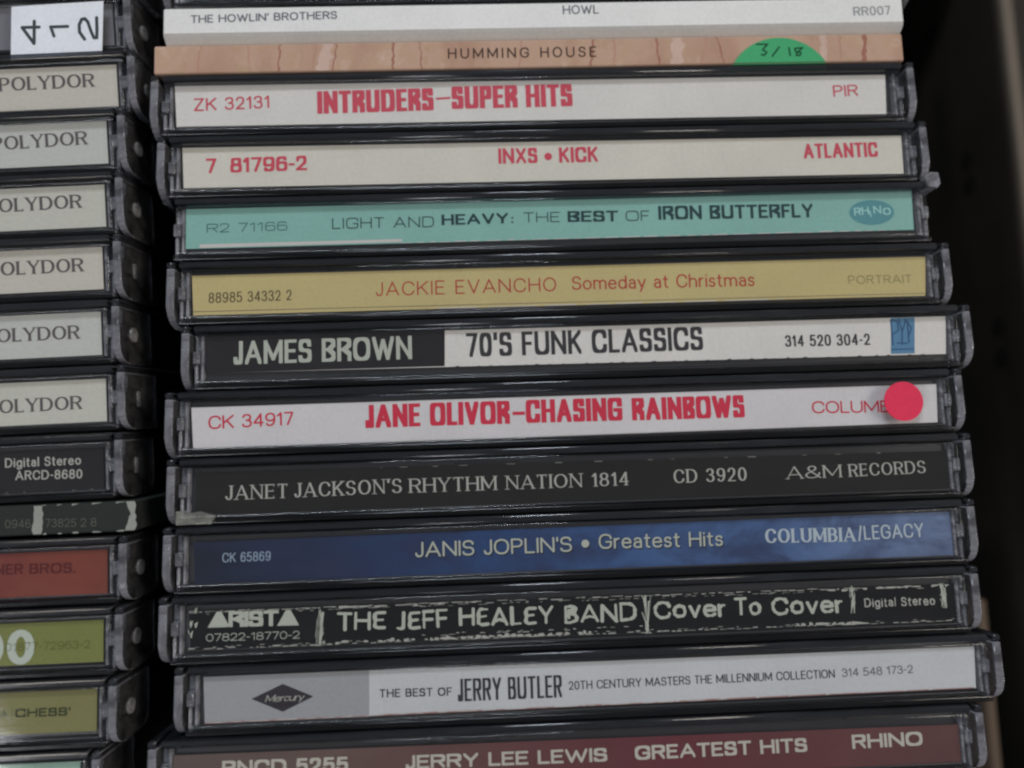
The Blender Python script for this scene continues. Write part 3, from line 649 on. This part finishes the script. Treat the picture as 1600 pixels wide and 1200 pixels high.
HL = 61.9; HT = 5.0; D = 142
Z0 = D                                     # local height of the spine face above the base
def build_parts():
    P = {}
    bm = bmesh.new()                       # lid panel with the two slits beside the hinge arms
    o = [(-HL, -D), (HL, -D), (HL, -.15), (60.75, -.15), (60.75, -6), (60.0, -6), (60.0, -.15)]
    o += [(-60.0, -.15), (-60.0, -6), (-60.75, -6), (-60.75, -.15), (-HL, -.15)]
    add_prism(bm, [(x, z + Z0) for x, z in o], 'y', 3.85, HT, 0.32, 3)
    P['lid_panel'] = finish('lid_panel', bm)
    def arm(s):
        bm = bmesh.new()
        pts = [(3.84, 0.0), (3.84, -11.0), (-3.6, -11.0), (-4.6, -10.2), (-HT, -9.0)]
        for k in range(7):
            a = math.pi / 2 * k / 6
            pts.append((-HT + 3.0 * (1 - math.cos(a)), -3.6 + 3.6 * math.sin(a)))
        x0, x1 = (HL - 1.25, HL) if s > 0 else (-HL, -HL + 1.25)
        add_prism(bm, [(y, z + Z0) for y, z in pts], 'x', x0, x1, 0.22, 2)
        bm.normal_update()
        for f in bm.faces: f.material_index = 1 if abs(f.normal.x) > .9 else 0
        me = finish('hinge_arm', bm); me.materials.append(M['arm']); me.materials.append(M['arm_side_dim'])
        return me
    P['arm+'] = arm(1); P['arm-'] = arm(-1)
    for s in (1, -1):
        bm = bmesh.new(); add_cyl(bm, (s * (HL + .05), -.3, Z0 - 4.4), 1.25, 'x', .5); P['pin%+d' % s] = finish('pivot_pin', bm)
        bm = bmesh.new(); add_box(bm, *sorted((s * (HL - .2), s * (HL + .25))), -1.5, 1.0, Z0 - 4.9, Z0 - 3.9, .2); P['slot%+d' % s] = finish('pivot_pin', bm)
        bm = bmesh.new()
        q = lambda a, b: (min(s * a, s * b), max(s * a, s * b))
        add_box(bm, *q(58.85, 59.25), -3.7, 3.5, Z0 - 3.2, Z0 - 1.15, .12)
        add_box(bm, *q(59.35, 60.5), -.9, 1.1, Z0 - 3.4, Z0 - .9, .2)
        add_box(bm, *q(59.8, 60.3), -4.6, -1.0, Z0 - 3.6, Z0 - 1.3, .15)
        add_box(bm, *q(59.4, 60.5), 1.3, 3.5, Z0 - 4.6, Z0 - 2.2, .2)
        P['block%+d' % s] = finish('hinge_block', bm)
        bm = bmesh.new(); add_box(bm, *q(58.8, 60.5), -4.2, 3.6, Z0 - 3.1, Z0 - 2.3, .1); P['fill_plate%+d' % s] = finish('hinge_fill_plate', bm)  # plate added behind the hinge blocks to lighten the dark gap
    bm = bmesh.new()
    add_box(bm, -59.9, 59.9, -3.95, 3.72, Z0 - 1.1, Z0 - .25, .24, 3)
    P['spine_wall'] = finish('spine_wall', bm)
    bm = bmesh.new()
    add_box(bm, -60.4, 60.4, -HT, -4.0, Z0 - D, Z0 - .45, .3, 3)
    add_box(bm, -HL + .1, -60.45, -HT, 3.8, Z0 - D, Z0 - 11.4, .15)
    add_box(bm, 60.45, HL - .1, -HT, 3.8, Z0 - D, Z0 - 11.4, .15)
    P['back_shell'] = finish('back_shell', bm)
    bm = bmesh.new()
    add_box(bm, -58.7, 58.7, -3.6, 3.55, Z0 - D + 2, Z0 - 1.9, .25)
    add_box(bm, -58.7, 58.7, -3.9, -3.62, Z0 - 20, Z0 - 1.3, .08)
    P['tray'] = finish('disc_tray', bm)
    return P
PARTS = build_parts()

def jewel_case(label, key=None, pos=(0, 0, 0), ang=0, lean=0, paper_mat='white', group=None, lab=None, arms=(1, -1), texts=None, tray=None):
    e = LAYOUT.get(key, {}) if key else {}
    if e: pos, ang, lean = e['pos'], e['ang'], e['lean']
    t = thing('cd_case', label, 'CD case', pos, ang, lean, group)
    link('spine_wall', PARTS['spine_wall'], M['wall'], t)
    link('back_shell', PARTS['back_shell'], M['side'], t)
    link('disc_tray', PARTS['tray'], M['tray'], t)
    link('lid_panel', PARTS['lid_panel'], M['lid'], t)
    for s in arms:
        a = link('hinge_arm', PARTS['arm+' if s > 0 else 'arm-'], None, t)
        link('pivot_pin', PARTS[('slot%+d' if key in ('lp6', 'lstereo', 'lp4') else 'pin%+d') % s], M['pin' if key in ('lp2', 'lolive', 'lp6', 'lstereo', None) else 'pin_dull'], a)
    for s in (1, -1):
        link('hinge_block', PARTS['block%+d' % s], M['block'], t); link('hinge_fill_plate', PARTS['fill_plate%+d' % s], M['fill_plate'], t)
    if lab is None:
        if 'label' in e: LT, LB, RT, RB = e['label']; lab = [LB, RB, RT, LT]
        else:
            h = e.get('label_h', 6.4) / 2; dy = e.get('label_dy', 0)
            lab = [(-58.4, -h + dy), (58.4, -h + dy), (58.4, h + dy), (-58.4, h + dy)]
    lab = [(max(-58.75, min(58.75, x)), max(-3.8, min(3.8, y))) for x, y in lab]
    zp = Z0 - 1.45
    sl = slab('spine_label', lab, zp - .16, zp, M[paper_mat], t)
    for tx in (texts if texts is not None else e.get('texts', ())):
        s, st, c, x0, y0, x1, y1, cap = tx
        if key == 'blue' and cap > 2 and x1 < 25:
            lettering(s, st, 'shadow', x0, y0, x1, y1, cap, zp + .02, sl, (0.16, -0.2))
            lettering(s, st, c, x0, y0, x1, y1, cap, zp + .04, sl)
        else:
            lettering(s, st, c, x0, y0, x1, y1, cap, zp + .04 if s != 'Mercury' else zp + .06, sl)
    return t, sl, lab, zp

def edge_dashes(sl, lab, z, mat, t=0.28, dash=2.6, gap=1.3, inset=0.0, x0=-58, x1=58, jit=.5, top=False):
    (ax, ay), (bx, by) = (lab[3], lab[2]) if top else (lab[0], lab[1])
    polys = []; x = x0
    sg = -1 if top else 1
    while x < x1:
        d = dash * random.uniform(1 - jit, 1 + jit); xe = min(x + d, x1)
        f = lambda q: ay + (by - ay) * (q - ax) / (bx - ax) + sg * inset
        th = t * random.uniform(.6, 1.2)
        polys.append([(x, f(x)), (xe, f(xe)), (xe - .1, f(xe) + sg * th), (x + .1, f(x) + sg * th * .8)])
        x = xe + gap * random.uniform(1 - jit, 1 + jit)
    return flat('edge_print', polys, z, mat, sl)

# -- right hand row, top to bottom
G_R = 'CD cases stacked in the right row'
jewel_case('CD case with black spine at the very top, above the white cardboard sleeve', pos=(-1.5, 67.6, 0), paper_mat='dark', group=G_R)

def sleeve(name, label, key, h, L, mat, bev, parts_label=None, chamfer=0.0, cat='CD sleeve', group=None):
    e = LAYOUT[key]
    t = thing(name, label, cat, e['pos'], e['ang'], e['lean'], group, 126)
    bm = bmesh.new(); Z = 126
    y0, y1 = -h / 2, h / 2
    c = chamfer
    pts = [(y1, 0), (y1, Z - bev), (y1 - bev * .3, Z - bev * .3), (y1 - bev, Z)]
    if c:
        for k in range(6):
            a = math.pi / 2 * k / 5
            u = k / 5; pts.append((y0 + c * (1 - u), Z - c * 1.25 * u ** 1.15))
    else: pts += [(y0 + bev, Z), (y0 + bev * .3, Z - bev * .3), (y0, Z - bev)]
    pts += [(y0, 0)]
    add_prism(bm, pts, 'x', -L / 2, L / 2, 0.25, 2)
    me = finish('card_cover', bm)
    cv = link('card_cover', me, mat, t)
    for s, st, c_, x0, yy0, x1, yy1, cap in e['texts']:
        lettering(s, st, c_, x0, yy0, x1, yy1, cap, Z + .03, cv)
    return t, cv, Z

t, cv, Z = sleeve('cardboard_sleeve', 'white cardboard CD sleeve with small grey capitals, above the tan watercolour sleeve', 'howl', 6.2, 121, M['sleeve_white'], .3, chamfer=1.9, group='cardboard sleeves in the right row')
t, cv, Z = sleeve('cardboard_sleeve', 'tan watercolour cardboard CD sleeve with a green half-round sticker', 'hum', 4.75, 121.8, M['water'], .25, group='cardboard sleeves in the right row')
rn = random.Random(11)
def vein(x, w, lean, mat, name='painted_vein'):
    L_, R_ = [], []
    for k in range(9):
        y = -2.28 + 4.56 * k / 8; m_ = x + lean * k / 8 + rn.uniform(-.16, .16); q_ = w * rn.uniform(.55, 1.25)
        L_.append((m_ - q_, y)); R_.append((m_ + q_, y))
    flat(name, [[L_[k], R_[k], R_[k + 1], L_[k + 1]] for k in range(8)], Z + .015, mat, cv)
M['vein'] = paper('paint_red_brown', srgb(150, 102, 84)); M['vein_soft'] = paper('paint_pink_brown', srgb(170, 128, 110)); M['patch'] = paper('paint_pale_pink', srgb(190, 162, 148))
for x_, w_, l_, m_ in ((-54, .12, .5, 'vein_soft'), (-45.6, .10, -.4, 'vein_soft'), (-41.2, .16, .3, 'vein'), (-34.2, 1.15, 1.0, 'patch'), (-32.4, .12, .6, 'vein'), (-35.6, .12, .5, 'vein_soft'), (-22.9, .18, .3, 'vein'), (-18.2, .12, -.2, 'vein'),
    (-2.5, .10, .6, 'vein_soft'), (9.2, .16, .5, 'vein'), (13, .10, .3, 'vein_soft'), (20.4, .18, -.3, 'vein'), (23.2, 1.0, .4, 'patch'), (27.2, .10, 1.3, 'vein_soft'), (31.0, .14, -.9, 'vein'), 
    (47.5, .6, .2, 'patch'), (50.2, .10, .3, 'vein_soft'), (54.2, .42, .5, 'vein')): vein(x_, w_, l_, M[m_])
(ax, ay), (bx, by), (mx, my) = LAYOUT['x_green']
ay = by = -2.3; cx_ = (ax + bx) / 2; half = (bx - ax) / 2; sag = my - ay
rad = (half * half + sag * sag) / (2 * sag); a0 = math.asin(half / rad)
arc = [(cx_ + rad * math.sin(a0 - 2 * a0 * k / 24), ay - rad + sag + rad * math.cos(a0 - 2 * a0 * k / 24)) for k in range(25)]
st_ = slab('round_sticker', arc, Z + .02, Z + .12, M['green_dot'], cv)
# the rest of the sticker is folded down over the front face of the sleeve
arc2 = [(cx_ + rad * math.cos(a), Z + (sag - rad) + rad * math.sin(a)) for a in [math.pi / 2 + a0 + (2 * math.pi - 2 * a0) * k / 30 for k in range(31)]]
bm = bmesh.new(); add_prism(bm, arc2, 'y', -2.42, -2.51); link('folded_sticker', finish('folded_sticker', bm), M['green_dot'], st_)
polys = []
for s in LAYOUT['x_318']:
    for p, q in zip(s, s[1:]):
        polys.append(hull([(p[0] + u, p[1] + v) for u, v in nib(.13, .13, 'o')] + [(q[0] + u, q[1] + v) for u, v in nib(.13, .13, 'o')]))
gv, gf = union(polys)
flat('lettering', [[(gv[i].x, gv[i].y) for i in f] for f in gf], Z + .15, M['ink_pen'], st_)

CASES = [
 ('intruders', 'CD case, white spine with heavy red capitals and blank right half, under the tan sleeve', 'white'),
 ('kick', 'CD case, cream spine with bold red lettering and a red dot between two words', 'cream'),
 ('teal', 'CD case with teal green spine, small oval badge at right and broken lid corner', 'teal'),
 ('gold', 'CD case with mustard yellow spine and thin dark red lettering', 'gold'),
 ('funk', 'CD case, spine half black and half white with tall capitals and blue badge', 'white'),
 ('rainbow', 'CD case, white spine with heavy crimson capitals and a round pink-red sticker', 'pinkwhite'),
 ('janet', 'CD case, charcoal spine with thin grey serif capitals and a chipped lower left corner', 'charcoal'),
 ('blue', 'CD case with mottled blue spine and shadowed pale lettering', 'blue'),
 ('scratch', 'CD case, black spine with rough white handwritten lettering and scratched white borders', 'blackprint'),
 ('silver', 'CD case, silver and white spine with a dark diamond badge near its left end', 'bright'),
 ('maroon', 'CD case, maroon spine with wide cream capitals, lowest of the right row', 'maroon'),
]
C = {}
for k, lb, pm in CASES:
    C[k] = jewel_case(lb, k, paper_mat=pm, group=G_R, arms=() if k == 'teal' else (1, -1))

# teal: oval badge, white worn line, broken lid corner
t, sl, lab, zp = C['teal']
(cx_, cy_), (ex, ey), (tx, ty) = LAYOUT['x_rhino']
rx, ry = ex - cx_, ty - cy_
bd = flat('oval_badge', [[(cx_ + rx * math.cos(a * math.pi / 20), cy_ + ry * math.sin(a * math.pi / 20)) for a in range(40)]], zp + .03, M['rhinooval'], sl)
for tx_ in LAYOUT['x_rhino_t']: lettering(tx_[0], 'sansb', tx_[2], tx_[3], tx_[4], tx_[5], tx_[6], tx_[7], zp + .05, sl)
a, b, c, d = LAYOUT['x_iron_white']
flat('edge_print', [[c, d, b, a]], zp + .02, M['edgeline'], sl)
edge_dashes(sl, lab, zp + .02, M['edgeline'], .16, 2.2, .7, 0, -25, 55)
ch = slab('lid_corner', [(60.0, 3.9), (61.6, 3.7), (62.1, 4.4), (61.9, 6.2), (60.6, 6.3), (59.6, 5.6)], Z0 - 4, Z0 + .3, M['block'], t)
# gold: thin line near the lower edge
t, sl, lab, zp = C['gold']
f = lambda p, q: [(p[0], p[1] + .55), (q[0], q[1] + .35), (q[0], q[1] + .43), (p[0], p[1] + .65)]
flat('edge_print', [f(lab[0], lab[1])], zp + .02, M['edgedark'], sl)
edge_dashes(sl, lab, zp + .03, M['edgeline'], .15, 6, 1, 0.02, -20, 35)
# funk: black half, blue badge
t, sl, lab, zp = C['funk']
(sx, sy0), (sx2, sy1) = LAYOUT['x_funk_split']
flat('black_half', [[(lab[0][0] - .0, lab[0][1] - .02), (sx2, lab[0][1] - .02), (sx, lab[3][1] + .02), (lab[3][0], lab[3][1] + .02)]], zp + .02, M['dark'], sl)
a, b, c, d = LAYOUT['x_funk_logo']
bd = flat('blue_badge', [[c, d, b, a]], zp + .02, M['logoblue'], sl)
w_, h_ = b[0] - a[0], a[1] - c[1]
fig = []
for pth in ([(.12, .25), (.12, .95)], [(.12, .95), (.38, .9), (.4, .65), (.15, .55)], [(.45, .95), (.55, .6), (.5, .25)], [(.75, .95), (.55, .6)], [(.8, .9), (.8, .3)], [(.8, .9), (.95, .7), (.82, .5)], [(.05, .12), (.95, .12)], [(.3, .3), (.7, .28)]):
    for p, q in zip(pth, pth[1:]):
        fig.append(hull([(c[0] + p[0] * w_ + u, c[1] + p[1] * h_ + v) for u, v in nib(.13, .11, 'o')] + [(c[0] + q[0] * w_ + u, c[1] + q[1] * h_ + v) for u, v in nib(.13, .11, 'o')]))
gv, gf = union(fig); flat('badge_figure', [[(gv[i].x, gv[i].y) for i in f_] for f_ in gf], zp + .04, M['logodark'], sl)
edge_dashes(sl, lab, zp + .03, M['dark'], .12, .5, 2.2, -.02, -20, 55)
# rainbow: round sticker on the plastic
t, sl, lab, zp = C['rainbow']
(cx_, cy_), (ex, ey), (tx, ty) = LAYOUT['x_red']
r_ = (ex - cx_ + ty - cy_) / 2
slab('round_sticker', [(cx_ + r_ * math.cos(a * math.pi / 24), cy_ + r_ * math.sin(a * math.pi / 24)) for a in range(48)], Z0 + .02, Z0 + .14, M['red_dot'], t)
edge_dashes(sl, lab, zp + .02, M['edgeline'], .15, 4, .6)
# janet: dashed fold and chipped corner
t, sl, lab, zp = C['janet']
edge_dashes(sl, lab, zp + .02, M['torn'], .13, 2.4, 1.5)
edge_dashes(sl, lab, zp + .02, M['torn'], .1, 1.0, 6, .0, -30, 55, .6, True)
slab('cracked_corner', [(-60.4, -4.9), (-55.2, -4.9), (-54.5, -3.7), (-56, -3.3), (-57, -3.0), (-58.6, -3.2), (-59.2, -2.8), (-60.4, -2.9)], Z0 - 1.0, Z0 - .05, M['clip'], t)
# blue
t, sl, lab, zp = C['blue']
edge_dashes(sl, lab, zp + .02, M['ink_sky'], .12, 1.6, 1.6)
# scratch: rough borders and dividers
t, sl, lab, zp = C['scratch']
def f_edge(x, top): 
    (ax, ay), (bx, by) = (lab[3], lab[2]) if top else (lab[0], lab[1])
    return ay + (by - ay) * (x - ax) / (bx - ax)
rn = random.Random(5); polys = []
def rough_line(x0, x1, top, inset, th, density, maxl=3.0):
    x = x0
    while x < x1:
        d = rn.uniform(.4, maxl); xe = min(x + d, x1); sg = -1 if top else 1
        if rn.random() < density:
            y = f_edge(x, top) + sg * (inset + rn.uniform(-.05, .1)); t0 = th * rn.uniform(.3, 1.1); t1 = th * rn.uniform(.2, 1.0)
            polys.append([(x, y), (x + d * .5, y + rn.uniform(-.04, .04)), (xe, y), (xe - .08, y + sg * t1), (x + d * .4, y + sg * (t0 + t1) * .6), (x + .05, y + sg * t0)])
        x = xe + rn.uniform(0.0, .5)
rough_line(-58, 58, False, .05, .16, .85, 1.4); rough_line(-58, 58, True, .05, .14, .8, 2.0); rough_line(-58, 58, True, .45, .07, .45, 1.2); rough_line(-58, 58, False, .35, .08, .4, .9); rough_line(-20, 15, False, 1.0, .10, .35, .8)
rough_line(-40, -8, False, .2, .35, .75, 1.2); rough_line(-28, 2, False, .12, .5, .75, 1.1); rough_line(-28, 0, False, .8, .12, .4, 1.2); rough_line(30, 45, False, .1, .45, .6, 3)
rough_line(-58, 55, True, .3, .08, .35, 2); rough_line(38, 58, True, .15, .3, .8, 2); rough_line(-38, -15, True, .08, .22, .8)
gv, gf = union([hull(p) for p in polys])
flat('scratched_border', [[(gv[i].x, gv[i].y) for i in f_] for f_ in gf], zp + .02, M['ink_lgrey'], sl)
polys = []
dv = LAYOUT['x_div']
for (p, q), wd in zip(((dv[0], dv[1]), (dv[2], dv[3]), (dv[4], dv[5]), (dv[6], dv[7])), (.5, .5, .3, .4)):
    for k in range(16):
        u0, u1 = sorted((rn.random(), rn.random())); u1 = min(1, u1 + .15)
        P_ = lambda u, o: (p[0] + (q[0] - p[0]) * u + o, p[1] + (q[1] - p[1]) * u)
        o0, o1, w_ = rn.gauss(0, wd * .7), rn.gauss(0, wd * .7), rn.uniform(.025, .11)
        A, B = P_(u0, o0), P_(u1, o1); polys.append(hull([(A[0] - w_, A[1]), (A[0] + w_, A[1]), (B[0] + w_ * .6, B[1]), (B[0] - w_ * .6, B[1])]))
for k in range(7):
    x, y = -57.6 + rn.uniform(-.4, .7), rn.uniform(-2, 2.4); polys.append(hull([(x, y), (x + .12, y), (x + rn.uniform(-.3, .5), y + rn.uniform(.5, 1.6)), (x - .1, y + .6)]))
gv, gf = union(polys)
flat('scratched_divider', [[(gv[i].x, gv[i].y) for i in f_] for f_ in gf], zp + .03, M['ink_cream'], sl)
# silver: grey left part, diamond badge
t, sl, lab, zp = C['silver']
(sx, sy0), (sx2, sy1) = LAYOUT['x_silver_split']
flat('silver_part', [[(lab[0][0], lab[0][1] - .0), (sx2, lab[0][1] + .0), (sx, lab[3][1]), (lab[3][0], lab[3][1])]], zp + .02, M['silver'], sl)
c_, l_, r2, t_, b_ = LAYOUT['x_dia']
flat('diamond_badge', [[l_, b_, r2, t_]], zp + .04, M['diamond'], sl)
edge_dashes(sl, lab, zp + .03, M['edgered'], .20, 4.5, .2, 0, -58, 58)
edge_dashes(sl, lab, zp + .045, M['edgeline'], .10, 2.2, 1.4, .06, -57, 20)

# -- left hand row
G_L = 'CD cases stacked in the left row'
jewel_case('CD case with dark spine at the top left edge, above the 412 sticker', pos=(-129.6, 68.8, 0), ang=1.8, lean=6, paper_mat='grey', group=G_L)
t, sl, lab, zp = jewel_case('CD case, grey spine with a white sticker marked 412 sideways', 'l412', paper_mat='grey', group=G_L)
stk = slab('white_sticker', LAYOUT['x_412'][::-1], Z0 + .02, Z0 + .12, M['sticker'], t)
polys = []
for s in LAYOUT['x_412t']:
    for p, q in zip(s, s[1:]): polys.append(hull([(p[0] + u, p[1] + v) for u, v in nib(.26, .26, 'o')] + [(q[0] + u, q[1] + v) for u, v in nib(.26, .26, 'o')]))
gv, gf = union(polys); flat('lettering', [[(gv[i].x, gv[i].y) for i in f] for f in gf], Z0 + .14, M['ink_marker'], stk)
for k, w in (('lp1', 'topmost of the six cream-spined CD cases with grey capitals, under the 412 sticker'),
             ('lp2', 'second from the top of the six cream-spined CD cases with grey serif capitals'),
             ('lp3', 'third from the top of the six cream-spined CD cases with grey serif capitals'),
             ('lp4', 'fourth from the top of the six cream-spined CD cases with grey serif capitals'),
             ('lp5', 'fifth from the top of the six cream-spined CD cases with grey serif capitals'),
             ('lp6', 'lowest of the six cream-spined CD cases with grey capitals, above a slate spine')):
    jewel_case(w, k, paper_mat=('bone', 'bone_warm', 'bone_cool')[int(k[2]) % 3], group=G_L)
t, sl, lab, zp = jewel_case('CD case, dark slate spine with two lines of small pale lettering in the left row', 'lstereo', paper_mat='dark', group=G_L)
edge_dashes(sl, lab, zp + .02, M['torn'], .1, .4, 3, .1, 20, 58)
t, cv, Z = sleeve('worn_sleeve', 'thin black cardboard sleeve with torn white corners, between the dark and the red spines', 'lsleeve', 4.5, 122, M['sleeve_dark'], .3)
q = LAYOUT['x_tear']; rn = random.Random(3)
polys = []
def ragged(a, b, c, d, n=6, j=.16):
    L_ = [(a[0] + (d[0] - a[0]) * k / n + rn.uniform(-j, j), a[1] + (d[1] - a[1]) * k / n) for k in range(n + 1)]
    R_ = [(b[0] + (c[0] - b[0]) * k / n + rn.uniform(-j, j), b[1] + (c[1] - b[1]) * k / n) for k in range(n + 1)]
    return [[L_[k], R_[k], R_[k + 1], L_[k + 1]] for k in range(n)]
polys = ragged((q[0][0], 2.1), (q[1][0], 2.1), (q[2][0], -2.1), (q[3][0], -2.1), 7)
polys += ragged((q[5][0] - 1.6, 2.2), (q[5][0] - .1, 2.2), (q[5][0] - .1, .4), (q[5][0] - .9, .4), 4, .15)
polys += ragged((q[5][0] - .9, .4), (q[5][0] - .1, .4), (q[6][0] - .1, -2.1), (q[6][0] - 1.8, -2.1), 5, .2)
x = q[1][0]
while x < q[5][0] - 2:
    d_ = rn.uniform(.4, 1.4); polys.append([(x, 2.12 - rn.uniform(0, .25)), (x + d_, 2.15), (x + d_, 2.2), (x, 2.2)])
    polys.append([(x, -2.2), (x + d_, -2.2), (x + d_ * .8, -2.1 + rn.uniform(0, .2)), (x + .1, -2.1 + rn.uniform(0, .12))]); x += d_ + rn.uniform(.5, 2.2)
flat('torn_edge', polys, Z + .05, M['torn'], cv)
jewel_case('CD case with orange red spine and dark capitals in the left row', 'lred', paper_mat='redgrad', group=G_L)
jewel_case('CD case, bright olive green spine with large white zero, under the red spine', 'lgreen', paper_mat='green', group=G_L)
jewel_case('CD case, dull olive spine with small dark capitals, below the bright olive spine', 'lolive', paper_mat='olive', group=G_L)
jewel_case('CD case with pale mint spine at the bottom left corner', 'lteal', paper_mat='mint', group=G_L)

# ---------------------------------------------------------------- the crate and what it stands on
cr = bpy.data.objects.new('storage_crate', None); cr.location = (-0.045, 0, -0.1475); col.objects.link(cr)
cr['label'] = 'dark brown open crate holding both rows of CD cases'; cr['category'] = 'crate'
def cpart(name, boxes, mat, parent=cr, bev=.6):
    bm = bmesh.new()
    for b in boxes: add_box(bm, *b, bev)
    o = link(name, finish(name, bm), mat, parent)
    return o
X0, X1, Y0, Y1 = -170, 165, -125, 125       # crate inside, relative to its base
for i in range(5):
    w = (X1 - X0) / 5
    cpart('floor_board', [(X0 + i * w + .4, X0 + (i + 1) * w - .4, Y0, Y1, -4, 0)], M['crate'])
cpart('side_board', [(X1, X1 + 5.5, Y0 - 6, Y1 + 6, -4, 84)], M['crate'])
cpart('side_board', [(X0 - 5.5, X0, Y0 - 6, Y1 + 6, -4, 84)], M['crate'])
cpart('end_board', [(X0, X1, Y1, Y1 + 6, -4, 84)], M['crate'])
cpart('end_board', [(X0, X1, Y0 - 6, Y0, -4, 84)], M['crate'])
cpart('rim_strip', [(X1, X1 + 3.0, Y0 - 6, Y1 + 6, 84.1, 86.5)], M['rim'])
cpart('divider', [(144.5, 147, -124, -4.5 - 43, 0.1, 85)], M['divider'])
for y, z in ((108, 57), (66, 67), (59, 67), (19, 73), (11, 73)):      # black discs on the side board, painted dark of vent holes
    bm = bmesh.new(); add_cyl(bm, (X1 - .02, y, z), 2.3, 'x', .3, 16); link('vent_hole_disc', finish('vent_hole_disc', bm), M['hole'], cr)
bm = bmesh.new(); bmesh.ops.create_grid(bm, x_segments=1, y_segments=1, size=2.0)
tb = link('table_top', finish('table_top', bm), M['crate']); tb.location = (0, 0, -0.1525); tb['kind'] = 'structure'

print('objects', len(bpy.data.objects), 'tris', sum(len(o.data.polygons) for o in bpy.data.objects if o.type == 'MESH'))
